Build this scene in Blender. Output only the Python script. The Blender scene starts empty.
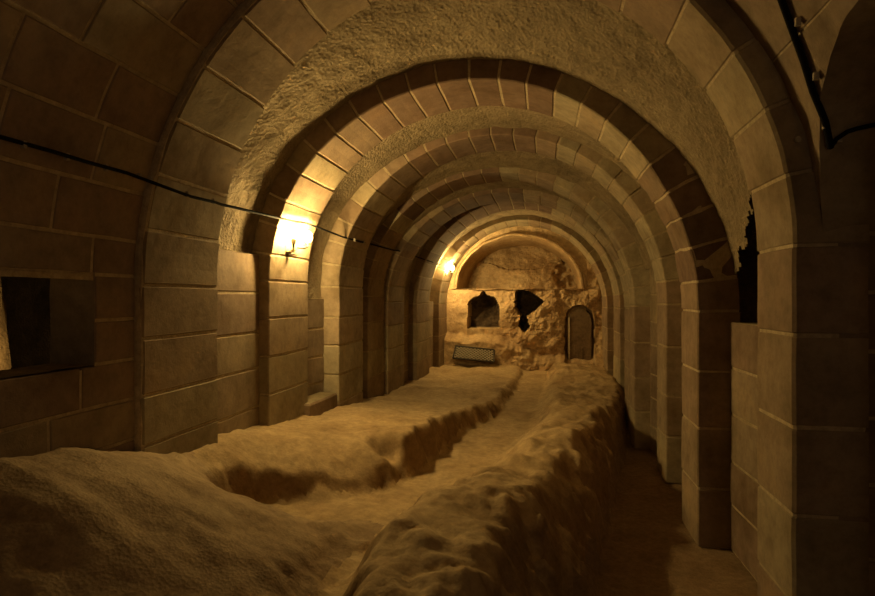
import bpy, math, random
from mathutils import Vector, noise
from mathutils.bvhtree import BVHTree

random.seed(7)
C = bpy.context.scene.collection
sc = bpy.context.scene
PI = math.pi

# ------------------------------------------------------------------ camera frame (875 x 596)
FOC, CX, CY, VPX, EYE = 600.0, 437.5, 298.0, 545.0, 1.5
TH = math.atan((VPX - CX) / FOC)
ct, st = math.cos(TH), math.sin(TH)

def ray(px, py):
    a, b = (px - CX) / FOC, -(py - CY) / FOC
    return Vector((a * ct - st, a * st + ct, b))          # depth component along the view = 1
def at_z(px, py, z):
    r = ray(px, py); k = (z - EYE) / r.z
    return (r.x * k, r.y * k)
def at_Y(px, py, Y):
    r = ray(px, py); k = Y / r.y
    return Vector((r.x * k, Y, EYE + r.z * k))

# ------------------------------------------------------------------ small helpers
def N3(x, y, z, s, o=3):
    return noise.fractal(Vector((x * s, y * s, z * s)), 0.8, 2.1, o)
def sstep(a, b, x):
    t = min(1.0, max(0.0, (x - a) / (b - a))); return t * t * (3 - 2 * t)
def lerp_tab(tab, x):
    if x <= tab[0][0]: return tab[0][1]
    for (a, va), (b, vb) in zip(tab, tab[1:]):
        if x <= b: return va + (vb - va) * (x - a) / (b - a)
    return tab[-1][1]

class MB:
    def __init__(s): s.v, s.f, s.m = [], [], []
    def grid(s, rows, mat=0, close_u=False):
        b, n, k = len(s.v), len(rows[0]), len(rows)
        for r in rows: s.v.extend([tuple(p) for p in r])
        for i in range(k if close_u else k - 1):
            for j in range(n - 1):
                i2 = (i + 1) % k
                s.f.append((b + i * n + j, b + i * n + j + 1, b + i2 * n + j + 1, b + i2 * n + j)); s.m.append(mat)
    def poly(s, pts, mat=0):
        b = len(s.v); s.v.extend([tuple(p) for p in pts]); s.f.append(tuple(range(b, b + len(pts)))); s.m.append(mat)
    def box(s, c, d, mat=0, bev=0.0):
        x, y, z = c; a, b_, h = d[0] / 2, d[1] / 2, d[2] / 2
        b = len(s.v)
        for dz in (-h, h):
            for dx, dy in ((-a, -b_), (a, -b_), (a, b_), (-a, b_)): s.v.append((x + dx, y + dy, z + dz))
        for q in ((0, 3, 2, 1), (4, 5, 6, 7), (0, 1, 5, 4), (1, 2, 6, 5), (2, 3, 7, 6), (3, 0, 4, 7)):
            s.f.append(tuple(b + k for k in q)); s.m.append(mat)
    def tube(s, pts, r, n=8, mat=0, caps=True):
        pts = [Vector(p) for p in pts]; rows = []
        for i, p in enumerate(pts):
            t = (pts[min(i + 1, len(pts) - 1)] - pts[max(i - 1, 0)]).normalized()
            u = t.cross(Vector((0, 0, 1)))
            if u.length < 1e-3: u = t.cross(Vector((1, 0, 0)))
            u.normalize(); w = u.cross(t)
            rr = r[i] if isinstance(r, (list, tuple)) else r
            rows.append([p + (u * math.cos(2 * PI * k / n) + w * math.sin(2 * PI * k / n)) * rr for k in range(n + 1)])
        s.grid(rows, mat)
        if caps: s.poly(rows[0][:-1][::-1], mat); s.poly(rows[-1][:-1], mat)
    def build(s, name, mats, parent=None, smooth=False):
        me = bpy.data.meshes.new(name); me.from_pydata(s.v, [], s.f)
        for m in (mats if isinstance(mats, (list, tuple)) else [mats]): me.materials.append(m)
        me.polygons.foreach_set('material_index', s.m)
        if smooth: me.polygons.foreach_set('use_smooth', [True] * len(s.f))
        me.update()
        o = bpy.data.objects.new(name, me); C.objects.link(o)
        if parent is not None: o.parent = parent
        return o
def tag(o, label=None, cat=None, group=None, kind=None):
    for k, v in (('label', label), ('category', cat), ('group', group), ('kind', kind)):
        if v: o[k] = v
    return o
def thing(name, loc, label, cat, group=None):
    o = bpy.data.objects.new(name, None); C.objects.link(o); o.location = loc; o.empty_display_size = .1
    return tag(o, label, cat, group)

# ------------------------------------------------------------------ materials
def mat(name):
    m = bpy.data.materials.new(name); m.use_nodes = True
    nt = m.node_tree; b = nt.nodes['Principled BSDF']; b.inputs['Roughness'].default_value = .92
    b.inputs['Specular IOR Level'].default_value = .12
    return m, nt, b
def ramp(nt, stops, interp='LINEAR'):
    r = nt.nodes.new('ShaderNodeValToRGB'); r.color_ramp.interpolation = interp
    e = r.color_ramp.elements
    while len(e) < len(stops): e.new(0.5)
    for k, (p, c) in enumerate(stops): e[k].position = p; e[k].color = (*c, 1)
    return r
def tex(nt, scale, detail=6, rough=.6, kind='ShaderNodeTexNoise', dist=0.0):
    tc = nt.nodes.new('ShaderNodeTexCoord'); n = nt.nodes.new(kind)
    n.inputs['Scale'].default_value = scale
    if kind == 'ShaderNodeTexNoise':
        n.inputs['Detail'].default_value = detail; n.inputs['Roughness'].default_value = rough
        n.inputs['Distortion'].default_value = dist
    nt.links.new(tc.outputs['Object'], n.inputs['Vector'])
    return n
def mixc(nt, a, b, fac, mode='MIX'):
    x = nt.nodes.new('ShaderNodeMix'); x.data_type = 'RGBA'; x.blend_type = mode
    for s, v in ((x.inputs[0], fac), (x.inputs[6], a), (x.inputs[7], b)):
        if hasattr(v, 'is_linked'): nt.links.new(v, s)
        else: s.default_value = v if isinstance(v, (int, float)) else (*v, 1)
    return x.outputs[2]
def bump(nt, b, srcs):
    prev = None
    for h, strength, dist in srcs:
        n = nt.nodes.new('ShaderNodeBump'); n.inputs['Strength'].default_value = strength; n.inputs['Distance'].default_value = dist
        nt.links.new(h, n.inputs['Height'])
        if prev: nt.links.new(prev, n.inputs['Normal'])
        prev = n.outputs['Normal']
    nt.links.new(prev, b.inputs['Normal'])

def stone_mat(name, cols, fine=.5):
    m, nt, b = mat(name)
    g = nt.nodes.new('ShaderNodeNewGeometry')
    r = ramp(nt, [(k / len(cols), c) for k, c in enumerate(cols)], 'CONSTANT')
    nt.links.new(g.outputs['Random Per Island'], r.inputs['Fac'])
    n1 = tex(nt, 2.3, 5, .6); n2 = tex(nt, 17, 7, .7); n3 = tex(nt, 90, 3, .6)
    s1 = ramp(nt, [(.3, (.62, .58, .52)), (.55, (1, 1, 1)), (.75, (1.22, 1.15, 1.0))]); nt.links.new(n1.outputs['Fac'], s1.inputs['Fac'])
    s2 = ramp(nt, [(.3, (.72, .7, .68)), (.6, (1.1, 1.1, 1.08))]); nt.links.new(n2.outputs['Fac'], s2.inputs['Fac'])
    c = mixc(nt, r.outputs['Color'], s1.outputs['Color'], 1.0, 'MULTIPLY')
    c = mixc(nt, c, s2.outputs['Color'], .8, 'MULTIPLY')
    nt.links.new(c, b.inputs['Base Color'])
    bump(nt, b, [(n2.outputs['Fac'], .55 * fine, .012), (n3.outputs['Fac'], .5 * fine, .004)])
    return m
def rough_mat(name, dark, mid, light, scale=1.0, pit=1.0):
    m, nt, b = mat(name)
    n1 = tex(nt, 1.7 * scale, 6, .62); n2 = tex(nt, 14 * scale, 8, .75); n3 = tex(nt, 60 * scale, 4, .7)
    v = tex(nt, 45 * scale, kind='ShaderNodeTexVoronoi')
    r = ramp(nt, [(.28, dark), (.5, mid), (.72, light)]); nt.links.new(n1.outputs['Fac'], r.inputs['Fac'])
    s2 = ramp(nt, [(.32, (.6, .57, .54)), (.62, (1.15, 1.13, 1.1))]); nt.links.new(n2.outputs['Fac'], s2.inputs['Fac'])
    nt.links.new(mixc(nt, r.outputs['Color'], s2.outputs['Color'], .75, 'MULTIPLY'), b.inputs['Base Color'])
    bump(nt, b, [(n2.outputs['Fac'], .6 * pit, .02), (n3.outputs['Fac'], .5 * pit, .008), (v.outputs['Distance'], .45 * pit, .012)])
    return m
def plain(name, col, rough=.6, metal=0.0, emit=0.0, ecol=None):
    m, nt, b = mat(name); b.inputs['Base Color'].default_value = (*col, 1); b.inputs['Roughness'].default_value = rough
    b.inputs['Metallic'].default_value = metal
    if emit:
        b.inputs['Emission Color'].default_value = (*(ecol or col), 1); b.inputs['Emission Strength'].default_value = emit
    else:
        n = tex(nt, 40, 4); r = ramp(nt, [(.3, tuple(c * .7 for c in col)), (.7, col)])
        nt.links.new(n.outputs['Fac'], r.inputs['Fac']); nt.links.new(r.outputs['Color'], b.inputs['Base Color'])
    return m

STONE = stone_mat('dressed_tuff_blocks', [(.35, .285, .185), (.31, .235, .155), (.37, .31, .2), (.28, .205, .14), (.34, .285, .19), (.32, .25, .165)])
REDST = stone_mat('dark_red_tuff_voussoirs', [(.20, .135, .095), (.235, .165, .11), (.18, .12, .085), (.215, .155, .105)])
WALLB = stone_mat('wall_tuff_blocks', [(.30, .235, .16), (.275, .205, .145), (.32, .255, .17), (.26, .19, .135), (.285, .22, .155)])
MORTAR = rough_mat('pale_lime_mortar', (.36, .29, .185), (.46, .375, .245), (.53, .44, .295), 2.0, .5)
MORTAR_DULL = rough_mat('dull_joint_mortar', (.29, .23, .145), (.36, .29, .185), (.42, .34, .22), 2.0, .5)
VAULT = rough_mat('rough_rubble_plaster', (.20, .155, .10), (.275, .22, .14), (.34, .275, .175), 1.0, 1.25)
ROCK = rough_mat('carved_tuff_rock', (.34, .22, .12), (.50, .36, .20), (.60, .46, .28), 1.0, 1.0)
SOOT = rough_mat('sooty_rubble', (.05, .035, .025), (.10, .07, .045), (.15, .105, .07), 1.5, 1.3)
EARTH = rough_mat('dusty_packed_earth', (.33, .23, .12), (.48, .36, .20), (.57, .44, .26), 1.3, .36)
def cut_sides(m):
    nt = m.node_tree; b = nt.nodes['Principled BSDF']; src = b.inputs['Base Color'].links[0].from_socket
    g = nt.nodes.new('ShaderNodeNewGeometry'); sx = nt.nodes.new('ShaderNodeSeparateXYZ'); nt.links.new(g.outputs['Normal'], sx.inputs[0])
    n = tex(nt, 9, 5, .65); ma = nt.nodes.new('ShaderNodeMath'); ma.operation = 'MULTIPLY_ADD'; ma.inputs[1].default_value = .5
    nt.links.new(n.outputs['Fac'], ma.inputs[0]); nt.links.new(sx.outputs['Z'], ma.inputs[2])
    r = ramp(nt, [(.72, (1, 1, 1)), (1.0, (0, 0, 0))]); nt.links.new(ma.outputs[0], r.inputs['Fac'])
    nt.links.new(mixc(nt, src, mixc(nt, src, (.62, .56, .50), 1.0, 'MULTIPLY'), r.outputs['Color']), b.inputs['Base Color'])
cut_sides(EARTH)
BROWN = rough_mat('brown_earth', (.25, .175, .10), (.37, .275, .165), (.46, .355, .215), 1.6, .4)  # one darker brown for the whole foreground mound
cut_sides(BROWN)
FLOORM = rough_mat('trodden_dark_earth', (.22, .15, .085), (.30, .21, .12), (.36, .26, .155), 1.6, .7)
CABLE = plain('black_cable_rubber', (.010, .009, .008), .95)
CLIP = plain('pale_cable_clip', (.42, .36, .27), .6)
IRON = plain('dark_iron', (.06, .05, .04), .55, .6)
GRIT = plain('worn_zinc_mesh', (.5, .44, .34), .5, .2)
LAMPW = plain('lamp_housing', (.35, .28, .16), .5)
WARM = (1.0, .685, .245)
BULB = plain('lit_bulb', (1, .8, .5), .4, 0, 1080, WARM)
SLABM = rough_mat('weathered_slab', (.12, .08, .05), (.18, .125, .075), (.23, .16, .095), 2.0, .7)
EDGE = rough_mat('pale_slab_edge', (.5, .4, .25), (.6, .5, .33), (.66, .56, .38), 2.0, .4)  # paler colour for the strip down the slab's left edge

# ------------------------------------------------------------------ vault profiles
class Prof:
    """cross-section: left leg, two quarter ellipses, right leg; u = length along it from the left foot, off = outward"""
    def __init__(s, xl, xr, zl, zr, za):
        s.xl, s.xr, s.zl, s.zr, s.za = xl, xr, zl, zr, za
        xc, R = (xl + xr) / 2, (xr - xl) / 2; s.xc, s.R = xc, R
        pts = [(xl, 0.0), (xl, zl)]
        n = 48
        for k in range(1, n + 1):
            a = PI / 2 * k / n; pts.append((xc - R * math.cos(a), zl + (za - zl) * math.sin(a)))
        for k in range(n - 1, -1, -1):
            a = PI / 2 * k / n; pts.append((xc + R * math.cos(a), zr + (za - zr) * math.sin(a)))
        pts.append((xr, 0.0)); s.p = pts
        s.l = [0.0]
        for a, b in zip(pts, pts[1:]): s.l.append(s.l[-1] + math.hypot(b[0] - a[0], b[1] - a[1]))
        s.L = s.l[-1]; s.uL = zl; s.uR = s.L - zr
    def _pt(s, u):
        u = min(max(u, 0), s.L); lo, hi = 0, len(s.l) - 1
        while hi - lo > 1:
            m = (lo + hi) // 2
            if s.l[m] <= u: lo = m
            else: hi = m
        t = (u - s.l[lo]) / max(1e-9, s.l[hi] - s.l[lo])
        a, b = s.p[lo], s.p[hi]
        return (a[0] + (b[0] - a[0]) * t, a[1] + (b[1] - a[1]) * t)
    def P(s, u, off=0.0):
        x, z = s._pt(u); e = .03
        a, b = s._pt(u - e), s._pt(u + e)
        if u < e: a, b = (s.xl, 0), (s.xl, .1)
        if u > s.L - e: a, b = (s.xr, .1), (s.xr, 0)
        dx, dz = b[0] - a[0], b[1] - a[1]; q = math.hypot(dx, dz)
        return (x - dz / q * off, z + dx / q * off)
    def u_at_right(s, z):
        lo, hi = s.L / 2, s.L
        for _ in range(40):
            m = (lo + hi) / 2
            if s._pt(m)[1] > z: lo = m
            else: hi = m
        return lo

def xz(px, Y): return at_Y(px, CY, Y).x
# near Y, far Y, left px, right px, left spring, right spring, apex
AR = [(2.49, 3.04, 143, 793, 1.56, 1.70, 3.12),
      (3.82, 4.40, 269, 697.5, 1.62, 1.42, 2.90),
      (5.08, 5.64, 339, 666, 1.60, 1.45, 2.88),
      (6.18, 6.71, 368, 634.5, 1.52, 1.42, 2.79),
      (6.86, 7.53, 388, 630.5, 1.45, 1.38, 2.70),
      (8.29, 9.18, 417, 620, 1.42, 1.36, 2.84),
      (10.06, 10.96, 439, 607, 1.40, 1.34, 2.80)]
def y_of(px, X):
    t = (px - CX) / FOC; return X * (ct + t * st) / (t * ct - st)
FAR = [(218, 757), (308, 683.5), (363, 661), (384, 631), (404, 626.5), (429.5, 613.5), (447, 601)]
PR = []
for (y0, y1, lp, rp, zl, zr, za) in AR:
    PR.append(Prof(xz(lp, y0), xz(rp, y0), zl, zr, za))

YF = []                # far face of each arch at its left and right pier
for k, (q, (fl, fr)) in enumerate(zip(AR, FAR)):
    c = lambda v, y1=q[1]: min(y1 + .16, max(y1 - .16, v))
    YF.append((c(y_of(fl, PR[k].xl)), c(y_of(fr, PR[k].xr))))
def yfar(k, u):
    t = min(1, max(0, (u - PR[k].uL) / (PR[k].uR - PR[k].uL))); return YF[k][0] + (YF[k][1] - YF[k][0]) * t
def rough(p, a=.006, s=5.0):
    return (p[0] + a * N3(p[0], p[1], p[2], s, 2), p[1] + a * N3(p[0] + 9, p[1], p[2], s, 2), p[2] + a * N3(p[0], p[1] + 7, p[2], s, 2))

def voussoir(mb, pr, u0, u1, y0, y1, depth=.24, g=.0065, c=.004, jit=.0015, wear=.003, c0=.008, mt=0):
    j = random.uniform(-jit, jit); ja, jb = random.uniform(-.004, .004), random.uniform(-.004, .004)
    y0, y1 = y0 + ja, y1 + jb
    cs = [(y0, depth), (y0, .13), (y0, .055), (y0, c0), (y0 + c0, 0)]
    n = 5
    cs += [(y0 + c0 + (y1 - y0 - c - c0) * k / n, 0) for k in range(1, n)]
    cs += [(y1 - c, 0), (y1, c), (y1, .05), (y1, .13), (y1, depth)]
    rows = []
    nu = max(2, int((u1 - u0) / .07))
    us = [(u0 + g, .005)] + [(u0 + g + .005 + (u1 - u0 - 2 * g - .010) * k / nu, 0) for k in range(nu + 1)] + [(u1 - g, .005)]
    for u, ins in us:
        row = []
        for (y, off) in cs:
            yy = y + (ins if y < (y0 + y1) / 2 else -ins) if off > c * .5 else y
            x, z = pr.P(u, off + j + ins)
            row.append(rough((x, yy, z), wear))
        rows.append(row)
    mb.grid(rows, mt)
    mb.poly(rows[0], mt); mb.poly(rows[-1][::-1], mt)
def mortar_ring(mb, pr, u0, u1, y0, y1, depth=.235, rec=.005):
  y1f = y1
  rows = []; n = max(2, int((u1 - u0) / .06))
  for k in range(n + 1):
    u = u0 + (u1 - u0) * k / n; y1 = y1f(u)
    cs = [(y0 + rec, depth), (y0 + rec, rec + .01), (y0 + rec + .01, rec), (y1 - rec - .01, rec), (y1 - rec, rec + .01), (y1 - rec, depth)]
    rows.append([rough((pr.P(u, off)[0], y, pr.P(u, off)[1]), .003) for y, off in cs])
  mb.grid(rows, 1)
def split(a, b, size, var=.12):
    n = max(1, round((b - a) / size)); e = [a + (b - a) * k / n for k in range(n + 1)]
    for k in range(1, n): e[k] += random.uniform(-var, var) * size * .5
    return e

ARCH_LABEL = ['nearest broad stone arch framing the view, black conduit on its right front face',
              'second stone arch from the front, bright double lamp on its left pier',
              'third stone arch from the front, left pier front lit by the bright lamp before it',
              'fourth stone arch from the front, plain, with a lit wall panel before its right pier',
              'fifth stone arch, set close behind the fourth arch',
              'sixth stone arch, last one before the arch with the far lamp',
              'farthest stone arch against the carved back wall, small lamp on its left pier']
for i, (y0, y1, lp, rp, zl, zr, za) in enumerate(AR):
    pr = PR[i]; mb = {k: MB() for k in ('l', 'r', 'a')}
    dep = .24 if i else .26
    for key, (a, b, size) in (('l', (.05, pr.uL, .27)), ('a', (pr.uL, pr.uR, .19 if i else .27)), ('r', (pr.uR, pr.L - .005, .36))):
        e = split(a, b, size)
        for q0, q1 in zip(e, e[1:]):
            fr_ = ((q0 + q1) / 2 - pr.uL) / (pr.uR - pr.uL); red = False; wr_ = .003
            if key == 'a':
                lo, hi = ((9, 0), (.27, .60), (.24, .55), (.22, .50), (.3, .55), (.25, .6), (9, 0))[i]
                red = lo < fr_ < hi
                if i == 1 and .78 < fr_ < .97: red, wr_ = True, .010      # chipped shoulder on the right
            voussoir(mb[key], pr, q0, q1, y0, yfar(i, (q0 + q1) / 2), dep, c0=.012 if i == 0 else .008, mt=2 if red else 0, wear=wr_)
        mortar_ring(mb[key], pr, a, b, y0, lambda u, i=i: yfar(i, u), dep - .004)
    if i == 0:                                     # pale mortar fillet along the left front edge of the nearest arch
        for key, a, b in (('l', .3, pr.uL), ('a', pr.uL, pr.L * .60)):
            n = int((b - a) / .05); rows = []
            for k in range(n + 1):
                u = a + (b - a) * k / n; w_ = .004 * N3(u, 0, 3, 6, 3)
                rows.append([(pr.P(u, o_)[0], y0 + dy_, pr.P(u, o_)[1]) for o_, dy_ in ((.004 + w_, .012), (.009 + w_, -.002), (.024, -.007), (.055, -.006))])
            mb[key].grid(rows, 1)
    t = thing('stone_arch', (pr.xc, (y0 + y1) / 2, 0), ARCH_LABEL[i], 'arch', 'transverse stone arches of the hall')
    for key, nm in (('l', 'pier'), ('a', 'arch_ring'), ('r', 'pier')):
        mbb = mb[key]; mbb.v = [(x - pr.xc, y - (y0 + y1) / 2, z) for x, y, z in mbb.v]
        mbb.build(nm, [STONE, MORTAR if i in (0, 1) else MORTAR_DULL, REDST], t)

# ------------------------------------------------------------------ wall slabs (dressed blocks with mortar behind)
def slab(mb, P, u0, u1, v0, v1, g=.0075, c=.004, depth=.05, mat=0, wear=.003, jit=.0015):
    j = random.uniform(-jit, jit)
    nu, nv = max(2, int((u1 - u0) / .09)), max(2, int((v1 - v0) / .09))
    us = [(u0 + g, depth), (u0 + g, c), (u0 + g + c, 0)] + [(u0 + g + c + (u1 - u0 - 2 * g - 2 * c) * k / nu, 0) for k in range(1, nu)] + [(u1 - g - c, 0), (u1 - g, c), (u1 - g, depth)]
    vs = [(v0 + g, depth), (v0 + g, c), (v0 + g + c, 0)] + [(v0 + g + c + (v1 - v0 - 2 * g - 2 * c) * k / nv, 0) for k in range(1, nv)] + [(v1 - g - c, 0), (v1 - g, c), (v1 - g, depth)]
    mb.grid([[rough(P(u, v, max(du, dv) + j), wear) for v, dv in vs] for u, du in us], mat)
def sheet(mb, P, u0, u1, v0, v1, off, mat=1, n=.07, wear=.006, skip=None, fq=9):
    nu, nv = max(2, int((u1 - u0) / n)), max(2, int((v1 - v0) / n))
    b = len(mb.v)
    for i in range(nu + 1):
        for k in range(nv + 1):
            mb.v.append(rough(P(u0 + (u1 - u0) * i / nu, v0 + (v1 - v0) * k / nv, off), wear, fq))
    for i in range(nu):
        for k in range(nv):
            if skip and skip(u0 + (u1 - u0) * (i + .5) / nu, v0 + (v1 - v0) * (k + .5) / nv): continue
            q = b + i * (nv + 1) + k
            mb.f.append((q, q + 1, q + nv + 2, q + nv + 1)); mb.m.append(mat)

wl, wr, ce = MB(), MB(), MB()       # wall_left, wall_right, ceiling   slots: 0 block, 1 mortar, 2 rough vault, 3 soot

# near bay in front of the first arch
Y1 = AR[0][0]
NEAR = Prof(PR[0].xl - .04, PR[0].xr + .105, 1.56, 1.68, 3.18)
YB = -2.6
def PN(u, v, off): x, z = NEAR.P(u, off); return (x, v, z)
# side opening on the right: a barrel across X springing at the first pier
RS, RH, ZS = .62, .60, 1.75
YC = Y1 - RS
def soff(Y): return ZS + RH * math.sqrt(max(0.0, 1 - ((Y - YC) / RS) ** 2))
OPEN_Y, OPEN_Z = (1.02, 2.235), (1.22, 1.60)
courses = [.45, .65, .85, 1.036, 1.22, 1.405, 1.60, 1.765, 1.97, 2.17, 2.36, 2.55]
uu = courses[:7] + [NEAR.uL + d for d in (.2, .42, .66, .9, 1.14, 1.38, 1.62, 1.86, 2.1)]
uu = [.25] + uu
uCr = NEAR.u_at_right(2.40)
uu = [u for u in uu if u < uCr - .1] + [uCr]
for i, (u0, u1) in enumerate(zip(uu, uu[1:])):
    tgt = wl if u1 < NEAR.uL + .25 else ce
    y = Y1 + .03
    k = 0
    joints = [y]
    first = [.42, .62, .30, .52, .36][i % 5]
    in_open = OPEN_Z[0] - .02 < u0 < OPEN_Z[1] - .02
    if in_open: first = Y1 + .03 - OPEN_Y[1]
    y -= first; joints.append(y)
    while y > YB:
        y -= random.uniform(.42, .62); joints.append(max(y, YB))
    for b_, a_ in zip(joints, joints[1:]):
        if in_open:
            segs = []
            if b_ > OPEN_Y[1]: segs.append((max(a_, OPEN_Y[1]), b_))
            if a_ < OPEN_Y[0]: segs.append((a_, min(b_, OPEN_Y[0])))
            segs = [q for q in segs if q[1] - q[0] > .06] or []
        else: segs = [(a_, b_)]
        for a2, b2 in segs: slab(tgt, PN, u0, u1, a2, b2)
sk = lambda u, v: OPEN_Z[0] < u < OPEN_Z[1] and OPEN_Y[0] < v < OPEN_Y[1] - .02
sheet(wl, PN, 0, NEAR.uL + .2, YB, Y1 + .03, .005, 1, .0925, .003, sk, 5)
sheet(ce, PN, NEAR.uL + .2, uCr, YB, Y1 + .03, .005, 1, .07, .003, None, 5)
# right of the crown: vault surface down to the side arch, then its soffit and jamb
rows_v, rows_s = [], []
nY = 44
for k in range(nY + 1):
    Y = Y1 + .0 - 2 * RS * k / nY
    zc = soff(Y); ue = NEAR.u_at_right(zc) if zc < 2.40 else uCr
    rows_v.append([rough(PN(uCr + (ue - uCr) * q / 14, Y, 0), .008) for q in range(15)])
    xe, ze = NEAR.P(ue, 0)
    rows_s.append([rough((xe + (2.4 - xe) * q / 16, Y, zc if ze < zc + .01 else zc), .008) for q in range(17)])
rows_v.insert(0, [PN(uCr + (NEAR.u_at_right(ZS) - uCr) * q / 14, Y1 + .03, 0) for q in range(15)])
ce.grid(rows_v, 0); wr.grid(rows_s, 0)
def PJ(u, v, off): return (PR[0].xr + .10 + v, Y1 + off + .004, u)              # jamb facing the camera
e = [0, .27, .52, .80, 1.05, 1.30, 1.52, 1.74]
for a, b in zip(e, e[1:]): slab(wr, PJ, a, b, 0.05, .75 + .2 * ((e.index(a)) % 2)); slab(wr, PJ, a, b, .75 + .2 * (e.index(a) % 2), 1.5)
sheet(wr, PJ, 0, 1.76, 0, 1.5, .005, 1, .07, .003, None, 5)
yj = Y1 - 2 * RS
def PJ2(u, v, off): return (v, yj - off, u)
sheet(wr, PJ2, 0, 1.75, NEAR.xr, 2.4, 0, 0)
def PE(u, v, off): return (2.4, v, u)
sheet(wr, PE, 0, 2.7, yj, Y1, 0, 2, .1, .02)
def PRN(u, v, off): return (NEAR.P(u, off)[0], v, NEAR.P(u, off)[1])
sheet(wr, PRN, NEAR.u_at_right(2.40), NEAR.L, YB, yj, 0, 0)

# bays between the arches: (left offset, left shelf z, right offset, right shelf z)
BAY = [(.07, 1.80, .185, 1.36), (.14, 1.50, .17, 1.50), (.12, 1.45, .145, 1.80), (.12, 1.5, .12, 1.6), (.12, 1.50, .14, 1.55), (.10, 1.45, .14, 1.55)]
VD = [(.14, .125, .22), (.17, .065, .16), (.12, .05, .14), (.09, .045, .11), (.12, .07, .11), (.17, .08, .12)]
def lerp(a, b, t): return a + (b - a) * t
for i in range(6):
    a, b = PR[i], PR[i + 1]; ya, yb = min(YF[i]) - .03, AR[i + 1][0] + .02
    dl, hl, dr, hr = BAY[i]
    # lower walls
    def PLw(u, v, off, a=a, b=b, ya=ya, yb=yb, dl=dl):
        t = (v - ya) / (yb - ya); return (lerp(a.xl, b.xl, t) - dl - off, v, u)
    def PRw(u, v, off, a=a, b=b, ya=ya, yb=yb, dr=dr):
        t = (v - ya) / (yb - ya); return (lerp(a.xr, b.xr, t) + dr + off, v, u)
    for tgt, Pf, h, yA in ((wl, PLw, hl, YF[i][0] - .02), (wr, PRw, hr, YF[i][1] - .02)):
        ee = split(0.0, h, .27)
        for q0, q1 in zip(ee, ee[1:]): slab(tgt, Pf, q0, q1, yA, yb)
        sheet(tgt, Pf, 0, h - .004, yA, yb, .005, 1, .07, .003, None, 5)
        sheet(tgt, lambda u, v, off, Pf=Pf, h=h: Pf(h - .006, v, u), 0, .3, yA, yb, 0, 1)       # shelf on top
    # rough vault
    d = VD[i]; nv, nu = (46, 420) if i == 0 else (8, 110)
    rows = []
    ps = []
    for k in range(nv + 1):
        t = k / nv
        ps.append((ya + (yb - ya) * t, Prof(lerp(a.xl, b.xl, t), lerp(a.xr, b.xr, t), lerp(a.zl, b.zl, t), lerp(a.zr, b.zr, t), lerp(a.za, b.za, t))))
    base = len(ce.v)
    for Y, p in ps:
        ul, ur = hl - .05, p.L - hr + .05
        for q in range(nu + 1):
            u = ul + (ur - ul) * q / nu
            sx = (u - ul) / (ur - ul); dd = d[1] + (d[0] - d[1]) * sstep(.42, .08, sx) + (d[2] - d[1]) * sstep(.58, .92, sx)
            x, z = p.P(u, dd + .011 * N3(u * 1.0, Y, i * 3.1, 7, 4))
            ce.v.append((x, Y, z))
    for k in range(nv):
        for q in range(nu):
            if i == 0:
                p0 = ce.v[base + k * (nu + 1) + q]
                zh = lerp_tab([(2.95, 2.12), (3.2, 2.10), (3.4, 1.98), (3.82, 1.62)], p0[1]) + .06 * N3(p0[0], p0[1], p0[2], 11, 3)
                if p0[0] > .3 and p0[2] < zh: continue
            v0 = base + k * (nu + 1) + q
            ce.f.append((v0, v0 + 1, v0 + nu + 2, v0 + nu + 1)); ce.m.append(2)
# dark broken cavity behind the right of the first bay
def PC(u, v, off): 
    return (1.16 + .45 * math.sin(min(1, max(0, (u - 1.25) / 1.0)) * PI) ** .5 + off, v, u)
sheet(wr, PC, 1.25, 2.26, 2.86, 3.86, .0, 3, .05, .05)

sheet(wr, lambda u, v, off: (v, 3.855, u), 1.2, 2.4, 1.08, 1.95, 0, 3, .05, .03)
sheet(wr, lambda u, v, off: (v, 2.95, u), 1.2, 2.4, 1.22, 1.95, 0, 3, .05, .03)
# ------------------------------------------------------------------ back wall: carved rock
YE = 10.93
def pe(px, py): p = at_Y(px, py, YE); return p.x, p.z
LX0, LZ = pe(457, 289); LX1, _ = pe(581, 289); LZT = pe(520, 236)[1]
NX0, NZ0 = pe(468, 328); NX1, NZ1 = pe(499, 296)
SX0, SZ0 = pe(565, 361); SX1, SZ1 = pe(594, 305)
def poly_in(pts, x, z):
    c = False; n = len(pts)
    for k in range(n):
        (x0, z0), (x1, z1) = pts[k], pts[k - 1]
        if (z0 > z) != (z1 > z) and x < (x1 - x0) * (z - z0) / (z1 - z0) + x0: c = not c
    return c
HOLE = [pe(*q) for q in ((516, 291), (528, 290), (538, 297), (544, 302), (534, 311), (526, 316), (530, 326), (524, 333), (518, 326), (521, 316), (515, 308))]
wb = MB()
x0, x1, z0, z1 = -2.05, 1.35, -.1, 2.98
st_ = .017
nx, nz = int((x1 - x0) / st_), int((z1 - z0) / st_)
LC, LR = (LX0 + LX1) / 2, (LX1 - LX0) / 2
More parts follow.
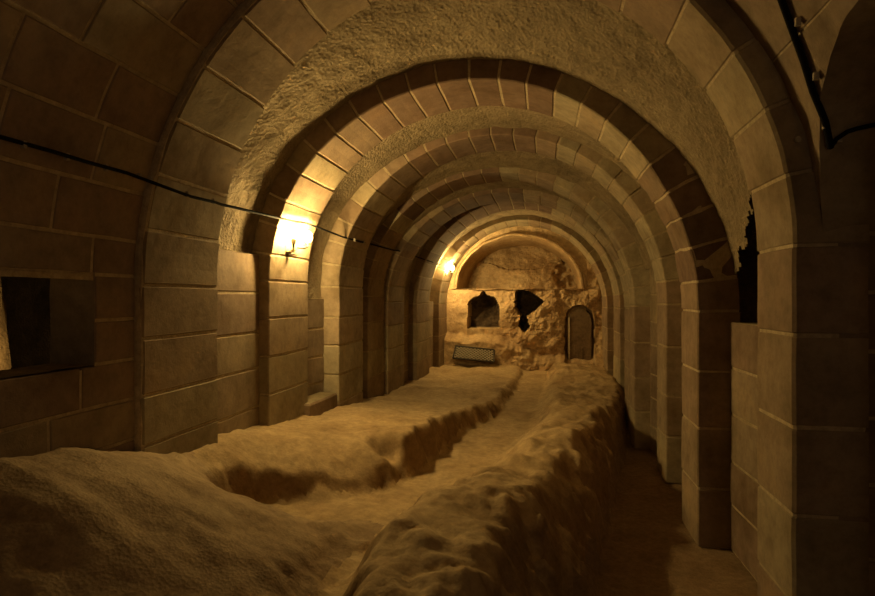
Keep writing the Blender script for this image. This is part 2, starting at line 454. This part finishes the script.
def back(x, z):
    jx, jz = .02 * N3(x, 3, z, 6, 3), .02 * N3(x, 8, z, 6, 3)
    X, Z = x + jx, z + jz
    mark = 0
    y = .035 * N3(x, 1, z, 2.5, 4)
    e = ((X - LC) / LR) ** 2 + (max(0, z - LZ) / (LZT - LZ)) ** 2
    if e < 1.2 and z > LZ: y = .01
    elif z <= LZ:
        r = pe(500, 0)[0]
        roughn = sstep(pe(500, 0)[0] - .1, pe(520, 0)[0], x) * .09 + .015
        y += roughn * N3(x, 4, z, 3.3, 5) - .03
        cx = (NX0 + NX1) / 2; w = (NX1 - NX0) / 2                # carved niche with a soot-marked point
        top = NZ1 - .16 * ((X - cx) / w) ** 4 + (.10 * max(0, 1 - abs(X - cx) / .09))
        if abs(X - cx) < w and NZ0 < z < top:
            y = .42 + .04 * N3(x, 3, z, 6, 3); mark = 1
        if poly_in(HOLE, X, Z): y = .5 + .05 * N3(x, 2, z, 5, 3); mark = 1
        sx = (SX0 + SX1) / 2; sw = (SX1 - SX0) / 2               # recess behind the arched slab
        tp = SZ1 - .30 * (1 - math.sqrt(max(0, 1 - min(1, ((X - sx) / sw) ** 2))))
        if abs(X - sx) < sw and z < tp: y = .20
        # bench of rock at the foot
        zb = lerp_tab([(-2, .93), (pe(452, 0)[0], .80), (pe(500, 0)[0], .78), (pe(522, 0)[0], .62), (pe(540, 0)[0], .46), (1.4, .44)], x) + .05 * N3(x, 7, 0, 4, 3)
        y -= .30 * sstep(zb + .05, zb - .10, z)
    if x > pe(588, 0)[0] and z > 1.0: y += .06 * N3(x, 6, z, 5, 4)
    return y, mark
vals = [[back(x0 + st_ * i, z0 + st_ * k) for k in range(nz + 1)] for i in range(nx + 1)]
wb.v = [(x0 + st_ * i, YE + vals[i][k][0], z0 + st_ * k) for i in range(nx + 1) for k in range(nz + 1)]
for i in range(nx):
    for k in range(nz):
        q = i * (nz + 1) + k
        xx, zz = x0 + st_ * (i + .5), z0 + st_ * (k + .5)
        if zz > LZ and ((xx - LC) / LR) ** 2 + ((zz - LZ) / (LZT - LZ)) ** 2 < 1.05: continue
        wb.f.append((q, q + nz + 1, q + nz + 2, q + 1)); wb.m.append(vals[i][k][1])
LH = LZT - LZ
rows = []
for k in range(65):                                             # soffit and moulded lip of the lunette
    a_ = PI * k / 64; row = []
    for r, y in ((1.0, 2.1), (1.0, .8), (1.0, .3), (1.0, -.05), (1.01, -.065), (1.035, -.065), (1.07, .06)):
        w_ = 1 + .012 * N3(k * .11, y, 2, 2, 3)
        row.append((LC - LR * r * w_ * math.cos(a_), YE + y, LZ + LH * r * w_ * math.sin(a_)))
    rows.append(row)
wb.grid(rows, 0)
sheet(wb, lambda u, v, off: (u, v, LZ - .01 + .02 * N3(u, v, 0, 4)), LC - LR * 1.1, LC + LR * 1.1, YE - .06, YE + 2.1, 0, 0, .06, .01)
rows = []
for i in range(111):                                            # rough rock filling the back of it
    x = LC - LR * 1.02 + LR * 2.04 * i / 110; row = []
    for k in range(61):
        z = LZ - .03 + (LH + .08) * k / 60; t = (z - LZ) / LH
        y = 1.45 + .45 * t * t - .30 * sstep(.75, .0, abs(x - LC) / LR) * sstep(.75, .3, t) + .13 * N3(x, 2, z, 1.7, 5)
        if t > .52 + .10 * math.sin(x * 3.2) + .05 * N3(x, 0, 0, 3, 3): y += .12
        y += .25 * sstep(LC + .66, LC + .78, x + .1 * N3(x, 1, z, 4, 3)) * sstep(-.2, .3, N3(x, 5, z, 3, 3))
        row.append((x, YE + y, z))
    rows.append(row)
wb.grid(rows, 0)
tag(wb.build('wall_back', [ROCK, SOOT], smooth=False), kind='structure')

# rear end of the hall, behind the viewer
wf = MB()
sheet(wf, lambda u, v, off: (v, YB, u), -.1, 3.4, -2.1, 2.5, 0, 0, .15)
tag(wf.build('wall_front', [WALLB]), kind='structure')

# side chamber seen through the small opening in the left wall
sx0, sx1 = NEAR.xl - .21, -4.0
for z in OPEN_Z:
    sheet(wl, lambda u, v, off, z=z: (NEAR.xl - u, v, z), 0, .215, OPEN_Y[0] - .01, OPEN_Y[1] + .01, 0, 0, .05, .004)
for y in OPEN_Y:
    sheet(wl, lambda u, v, off, y=y: (NEAR.xl - u, y, v), 0, .215, OPEN_Z[0] - .01, OPEN_Z[1] + .01, 0, 0, .05, .004)
sheet(wl, lambda u, v, off: (sx0, v, u), .5, 2.6, .3, 3.6, 0, 0, .06, .004, lambda u, v: OPEN_Z[0] - .03 < u < OPEN_Z[1] + .03 and OPEN_Y[0] - .03 < v < OPEN_Y[1] + .03)
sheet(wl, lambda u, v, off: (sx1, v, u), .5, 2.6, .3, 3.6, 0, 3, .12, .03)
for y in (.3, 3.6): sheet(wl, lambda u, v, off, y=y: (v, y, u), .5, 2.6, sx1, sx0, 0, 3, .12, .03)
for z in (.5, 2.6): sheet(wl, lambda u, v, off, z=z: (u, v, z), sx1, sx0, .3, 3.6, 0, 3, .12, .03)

OW = tag(wl.build('wall_left', [WALLB, MORTAR, VAULT, SOOT]), kind='structure')
tag(wr.build('wall_right', [WALLB, MORTAR, VAULT, SOOT]), kind='structure')
tag(ce.build('ceiling', [WALLB, MORTAR, VAULT, SOOT]), kind='structure')

# ------------------------------------------------------------------ earth floor with banks and a sunken trench
ZT = [(0, .42), (2.2, .40), (3.2, .36), (4.2, .31), (6, .25), (10, .22), (11.2, .24)]
ZL = [(0, .40), (.7, .40), (1.0, .58), (1.4, .80), (1.75, .945), (2.1, .90), (2.5, .785), (3.05, .71), (3.8, .635), (4.4, .60), (5.1, .53), (6.7, .37), (8, .34), (9.2, .31), (11.2, .33)]
ZR = [(0, .40), (1.2, .50), (1.9, .58), (2.6, .60), (3.5, .57), (4.7, .52), (6.7, .40), (8, .36), (10, .33), (11.2, .33)]
TR = []          # trench outline: px, py, z of that edge, width of the slope there
for px, py, z, w in ((548, 372, .24, .12), (540, 395, .25, .22), (526, 428, .30, .28), (500, 450, .33, .28), (488, 468, .34, .25), (466, 484, .36, .25), (438, 508, .38, .22),
                     (396, 534, .40, .16), (362, 568, .41, .14), (335, 600, .41, .14), (300, 700, .42, .14), (275, 700, .42, .16), (315, 600, .41, .16), (340, 572, .41, .16), (368, 548, .40, .12), (384, 528, .40, .10),
                     (384, 512, .42, .09), (361, 503, .45, .10), (321, 503, .48, .10), (290, 503, .50, .10), (263, 500, .52, .10), (238, 491, .58, .08),
                     (224, 476, .60, .08), (262, 484, .48, .08), (300, 491, .42, .08), (325, 496, .38, .10), (362, 493, .36, .08), (395, 486, .35, .08), (420, 470, .33, .08),
                     (440, 451, .32, .08), (461, 431, .30, .08), (498, 412, .27, .09), (519, 384, .24, .10)):
    X, Y = at_z(px, py, z); TR.append((X, Y, w))
TR.append((TR[-1][0] + .02, 11.2, .1)); TR.insert(0, (TR[0][0], 11.2, .12))
tp2 = [(a, b) for a, b, _ in TR]
NSEG = len(TR)
SIDE = ['right'] * 11 + ['hump'] * 12 + ['left'] * (NSEG - 23)
def trench(x, y):
    best, wd, bk = 9e9, .1, 0
    for k in range(NSEG):
        ax, ay, aw = TR[k]; bx, by, bw = TR[(k + 1) % NSEG]
        dx, dy = bx - ax, by - ay; q = dx * dx + dy * dy
        t = 0 if q < 1e-9 else min(1, max(0, ((x - ax) * dx + (y - ay) * dy) / q))
        d = (x - ax - dx * t) ** 2 + (y - ay - dy * t) ** 2
        if d < best: best, wd, bk = d, aw + (bw - aw) * t, k
    d = math.sqrt(best)
    return (-d if poly_in(tp2, x, y) else d), wd, SIDE[bk]
EB = [(-2, -.45), (0, -.25), (1.5, -.02), (2.5, .12), (3.54, .31), (4.6, .52), (6.6, .84), (7.6, .99), (8.2, 1.06), (11.2, 1.12)]
def axis_line(y):
    return lerp_tab([(0, -.85), (2, -.79), (2.7, -.73), (3, -.70), (3.6, -.68), (4.6, -.55), (5.5, -.45), (6.5, -.3), (8, -.2), (10.4, -.1)], y)
def ground(x, y):
    nz1 = N3(x, y, 0, 1.3, 4); nz2 = N3(x, y, 4, 5.0, 4); nz3 = N3(x, y, 9, 16, 3)
    sd, w, reg = trench(x + .04 * N3(x, y, 2, 6, 4), y + .04 * N3(x, y, 5, 6, 4))
    zt = lerp_tab(ZT, y) + .012 * nz2 + .006 * nz3
    tl = lerp_tab(ZL, y + .05 * nz1)
    near = sstep(3.0, 2.5, y)                                   # the hump in front falls away towards the pit and the channel
    low = lerp_tab([(0, .34), (1.2, .34), (2, .52), (2.6, .47), (3.2, .45), (3.6, .47), (4, .51), (6.7, .33), (11, .30)], y)
    a = (x + 1.75) / (.95 if near > .5 else .9)
    tl = tl + (low - tl) * sstep(-.15, 1.0, a) * (.35 + .65 * sstep(4.1, 3.3, y))
    tl += (.035 - .022 * near) * nz1 + .014 * nz2 + .004 * nz3
    if reg != 'right': tl -= .10 * sstep(3.8, 3.3, y) * sstep(2.0, 2.8, y) * sstep(.38, 0, sd)
    tr = lerp_tab(ZR, y) + .05 * nz1 + .034 * nz2 + .008 * nz3 + .03 * math.sin(x * 3 + y * 1.3)
    k = sstep(-.14, .14, x - axis_line(y))
    top = tl + (tr - tl) * k
    if reg == 'left': top -= .13 * sstep(.16, .02, math.hypot((x + .98) / 1.2, y - 3.78))     # hollow on the bank's edge
    t = sstep(-.02, w * 1.15, sd)
    h = zt + (top - zt) * t
    if sd < w * .25: reg = 'floor'
    de = lerp_tab(EB, y) - x + .05 * N3(x, y, 3, 3, 4) + .045 * N3(x, y, 6, 8, 3)          # right edge falling to the aisle
    wide = .14 + .20 * sstep(8, 3, y)
    if de < wide * 1.6:
        k = sstep(0, wide, de); hf = .012 * nz2 + .004 * nz3
        h = hf + (h - hf) * (k ** .42)
        if k < .02: reg = 'floor'
    return h, reg
ys = []
y = -2.6
while y < 11.3:
    ys.append(y); y += .06 if y < .7 else (.018 if y < 3 else (.024 if y < 5 else .045))
xs = [-2.06 + .021 * k for k in range(int((1.32 + 2.06) / .021) + 1)]
G = [[ground(x, y) for x in xs] for y in ys]
gm = {k: MB() for k in ('floor', 'left', 'right', 'hump')}
idx = {k: {} for k in gm}
def vid(reg, j, i):
    d = idx[reg]; key = (j, i)
    if key not in d:
        d[key] = len(gm[reg].v); gm[reg].v.append((xs[i], ys[j], G[j][i][0]))
    return d[key]
for j in range(len(ys) - 1):
    for i in range(len(xs) - 1):
        rg = G[j][i][1]
        gm[rg].f.append((vid(rg, j, i), vid(rg, j, i + 1), vid(rg, j + 1, i + 1), vid(rg, j + 1, i))); 
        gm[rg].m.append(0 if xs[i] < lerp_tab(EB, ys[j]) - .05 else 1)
sheet(gm['floor'], lambda u, v, off: (u, v, .004 * N3(u, v, 0, 5)), 1.30, 2.45, YB, Y1, 0, 1, .1, .004)
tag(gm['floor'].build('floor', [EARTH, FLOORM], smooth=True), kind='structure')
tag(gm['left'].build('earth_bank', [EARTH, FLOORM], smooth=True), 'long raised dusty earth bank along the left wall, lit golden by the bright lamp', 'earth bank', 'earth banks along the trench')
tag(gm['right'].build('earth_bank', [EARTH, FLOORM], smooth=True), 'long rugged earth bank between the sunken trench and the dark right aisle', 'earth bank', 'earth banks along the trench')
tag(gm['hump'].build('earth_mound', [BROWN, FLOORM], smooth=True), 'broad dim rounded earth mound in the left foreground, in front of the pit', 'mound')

# ------------------------------------------------------------------ ray casting onto what is built, to hang things on the walls
bpy.context.view_layer.update()
vv, ff = [], []
for o in list(C.objects):
    if o.type == 'MESH':
        b = len(vv); M = o.matrix_world
        vv.extend([M @ w.co for w in o.data.vertices]); ff.extend([[b + k for k in p.vertices] for p in o.data.polygons])
BV = BVHTree.FromPolygons(vv, ff)
CAM = Vector((0, 0, EYE))
def hit(px, py, lift=0.0):
    d = ray(px, py).normalized(); loc, nrm, _, _ = BV.ray_cast(CAM, d)
    if nrm.dot(d) > 0: nrm = -nrm
    return loc + nrm * lift, nrm

# ------------------------------------------------------------------ double wall lamp
def globe(mb, c, r, k=1.25, n=14, m=8, ax=Vector((0, 0, 1))):
    rows = []
    for i in range(m + 1):
        a = PI * i / m
        rows.append([Vector(c) + Vector((r * math.sin(a) * math.cos(2 * PI * j / n), r * math.sin(a) * math.sin(2 * PI * j / n), r * k * math.cos(a))) for j in range(n + 1)])
    mb.grid(rows, 0)
def copy_tree(o, parent=None):
    c = o.copy(); C.objects.link(c)
    if parent is not None: c.parent = parent
    for ch in list(o.children): copy_tree(ch, c)
    return c
p, nrm = hit(290, 243)
lamp = thing('wall_lamp', p, 'bright double bulb wall lamp glowing on the left pier of the second arch', 'lamp', 'wall lamps on the left piers')
m = MB(); m.box((.008, 0, -.015), (.03, .11, .10)); m.box((.030, 0, -.03), (.03, .07, .05)); m.build('mounting_box', LAMPW, lamp)
m = MB(); m.box((.025, 0, -.085), (.05, .075, .008)); m.build('bracket', IRON, lamp)
for s in (-1, 1):
    m = MB(); m.tube([(.04, s * .03, -.03), (.07, s * .10, -.03), (.085, s * .13, -.012)], .009); m.build('arm', IRON, lamp)
    m = MB(); m.tube([(.085, s * .13, -.018), (.085, s * .13, .018)], [.017, .02], 12); m.build('lamp_holder', LAMPW, lamp)
    m = MB(); globe(m, (.085, s * .13, .055), .031, 1.35); m.build('bulb', BULB, lamp, True)
p2, _ = hit(446.5, 271)
lamp2 = copy_tree(lamp); lamp2.location = p2
lamp2['label'] = 'small far wall lamp glowing on the left pier of the arch at the back wall'

# ------------------------------------------------------------------ cables
def cable(name, pix, r, lift, label, cat, clips):
    pts = [hit(a, b, lift)[0] for a, b in pix]
    t = thing(name, pts[0], label, cat)
    o0 = pts[0]
    mb = MB(); fine = []
    for a, b in zip(pts, pts[1:]):
        for k in range(4): fine.append(a.lerp(b, k / 4) - o0)
    fine.append(pts[-1] - o0)
    mb.tube(fine, r, 8); mb.build('cable', CABLE, t, True)
    for a, b in clips:
        c, n = hit(a, b, lift * .8); c = c - o0
        q = MB(); q.box(c, (.016, .014, .026)); q.build('clip', CLIP, t)
    return t
cable('power_cable', [(-40, 126), (0, 137), (40, 148), (80, 160), (120, 171), (158, 185), (185, 195), (210, 201), (216, 203), (282, 218), (290, 220), (303, 222), (346, 238), (359, 241), (371, 244), (380, 246), (391, 249), (400, 251), (420, 258), (427, 260), (441, 265)],
      .008, .034, 'thin black cable clipped along the left wall from the foreground up to the lamps', 'cable',
      [(17, 143), (61, 155), (100, 166), (134, 175), (152, 180), (182, 193), (209, 200), (352, 239), (361, 241)])
cond = [(772, -40), (786, 0), (797, 30), (808, 60), (817, 90), (824, 120), (829, 147)]
cable('conduit', cond,   .012, .014, 'thick black conduit clipped to the front face of the nearest arch, upper right', 'conduit', [(801, 20), (819, 75), (824, 124)])
cable('power_cable', [(829, 146), (836, 137), (846, 130), (856, 127), (875, 123), (900, 118)], .008, .014, 'short black cable leaving the foot of the thick conduit, upper right corner', 'cable', [(838, 138)])
p, n = hit(797, 140)
m = MB(); m.tube([p + Vector((0, .01, 0)), p - Vector((0, .012, 0))], .012, 8)
tag(m.build('iron_bolt', CLIP), 'small bolt head set in the front face of the nearest arch beside the conduit', 'bolt')

# ------------------------------------------------------------------ things at the far end
# grating leaning on the rock bench
a, b_, c_, d_ = at_Y(453, 358, 10.35), at_Y(494, 362, 10.35), at_Y(494, 350, 10.55), at_Y(456, 346, 10.55)
gr = thing('metal_grating', a, 'dark framed metal grating leaning on the bench below the carved niche', 'grating')
U, V = (b_ - a), (d_ - a); U2 = c_ - d_
def gp(u, v, o=0.0):
    q = (a + (b_ - a) * u) * (1 - v) + (d_ + (c_ - d_) * u) * v - a
    return q + Vector((0, -o, o * .4))
m = MB()
for e0, e1 in (((0, 0), (1, 0)), ((1, 0), (1, 1)), ((1, 1), (0, 1)), ((0, 1), (0, 0))): m.tube([gp(*e0), gp(*e1)], .018, 6)
m.build('frame', IRON, gr)
m = MB()
nb = 11
for k in range(-5, nb):
    for sgn in (0, 1):
        u0_, u1_ = k / nb, (k + 5) / nb
        v0_, v1_ = 0.0, 1.0
        if u0_ < 0: v0_ = -u0_ / (u1_ - u0_); u0_ = 0
        if u1_ > 1: v1_ = v0_ + (1 - u0_) / (5 / nb); u1_ = 1
        if sgn: m.tube([gp(1 - u0_, v0_), gp(1 - u1_, v1_)], .0065, 5)
        else: m.tube([gp(u0_, v0_), gp(u1_, v1_)], .0065, 5)
m.build('lattice', GRIT, gr)
m = MB(); m.poly([gp(0, 0, -.03), gp(1, 0, -.03), gp(1, 1, -.03), gp(0, 1, -.03)]); m.build('backing', IRON, gr)

# arched slab standing in a recess at the right of the back wall
sl = at_Y(580, 362, YE + .06)
slab_t = thing('arched_slab', sl, 'dark round-topped slab standing in a recess at the right of the back wall', 'slab')
w2, hh = (at_Y(591, 340, YE + .06).x - at_Y(569, 340, YE + .06).x) / 2, at_Y(580, 309, YE + .06).z - sl.z
outline = [(-w2, -.15)] + [(-w2 * math.cos(k * PI / 14), hh - .22 + .22 * math.sin(k * PI / 14) + .012 * math.sin(k * 2.3)) for k in range(15)] + [(w2, -.15)]
m = MB()
fr = [(x, -.05, z) for x, z in outline]; bk = [(x, .06, z) for x, z in outline]
m.poly(fr); m.poly(bk[::-1]); m.grid([fr + [fr[0]], bk + [bk[0]]]); m.build('panel', SLABM, slab_t)
m = MB(); m.box((-w2 - .002, -.055, hh * .42), (.022, .03, hh * .85)); tag(m.build('edge_strip', EDGE, slab_t), 'pale left edge')
m = MB(); m.box((w2 * .25, -.052, .08), (.018, .012, .34)); tag(m.build('crack', SOOT, slab_t), 'dark crack near the foot')

# stone block at the foot of the wall behind the second arch
p = at_Y(318, 415, 4.74)
blk = MB()
xw = lerp(PR[1].xl, PR[2].xl, .5)
def PB(u, v, off): return (0, 0, 0)
bx0, bx1, by0, by1, bz0, bz1 = xw - .15, xw + .03, 4.42, 5.02, .35, at_Y(318, 398, 4.7).z
rows = []
for z in (bz0, bz1 - .015, bz1):
    g = .012 if z == bz1 else 0
    rows.append([rough(q, .012, 6) for q in ((bx0, by0 + g, z), (bx1 - g, by0 + g, z), (bx1 - g, (by0 + by1) / 2, z), (bx1 - g, by1 - g, z), (bx0, by1 - g, z))])
blk.grid(rows); blk.poly(rows[-1])
tag(blk.build('stone_block', [STONE]), 'low stone block at the wall foot between the second and third arches', 'block')

# rock standing in the side chamber behind the small opening
p = at_Y(-42, 330, 2.45)
rk = MB(); rows = []
for k in range(13):
    z = .55 + 1.2 * k / 12; row = []
    for j in range(17):
        a_ = 2 * PI * (j % 16) / 16; r = .16 + .05 * N3(math.cos(a_), math.sin(a_), z * 2.2, 1.3, 4) - .05 * abs(k - 6) / 6
        row.append((p.x + r * math.cos(a_), p.y + .05 + r * math.sin(a_), z))
    rows.append(row)
rk.grid(rows)
tag(rk.build('rock', [ROCK], smooth=True), 'lit rough rock seen inside the small square opening in the left wall', 'rock')

# ------------------------------------------------------------------ side chamber lamp and an added fill light
def point(name, loc, w, r, col=WARM):
    L = bpy.data.lights.new(name, 'POINT'); L.energy = w; L.color = col; L.shadow_soft_size = r
    o = bpy.data.objects.new(name, L); o.location = loc; C.objects.link(o); return o
point('side_chamber_lamp', (-2.24, 2.28, 1.08), 7, .03)
point('rear_fill_light', (.75, -1.2, 1.55), 9, .12, (1.0, .76, .50))  # added unseen fill behind the camera, brightens the near walls

w = bpy.data.worlds.new('dark'); sc.world = w; w.use_nodes = True
w.node_tree.nodes['Background'].inputs[0].default_value = (.01, .007, .004, 1)

cam = bpy.data.cameras.new('camera'); co = bpy.data.objects.new('camera', cam); C.objects.link(co)
cam.sensor_width = 36; cam.lens = FOC / 875 * 36; cam.clip_start = .05
co.location = CAM; co.rotation_euler = (PI / 2, 0, TH)
sc.camera = co
vs = sc.view_settings
vs.view_transform = 'Standard'; vs.look = 'None'; vs.gamma = 1; vs.use_curve_mapping = False; vs.exposure = 0.0
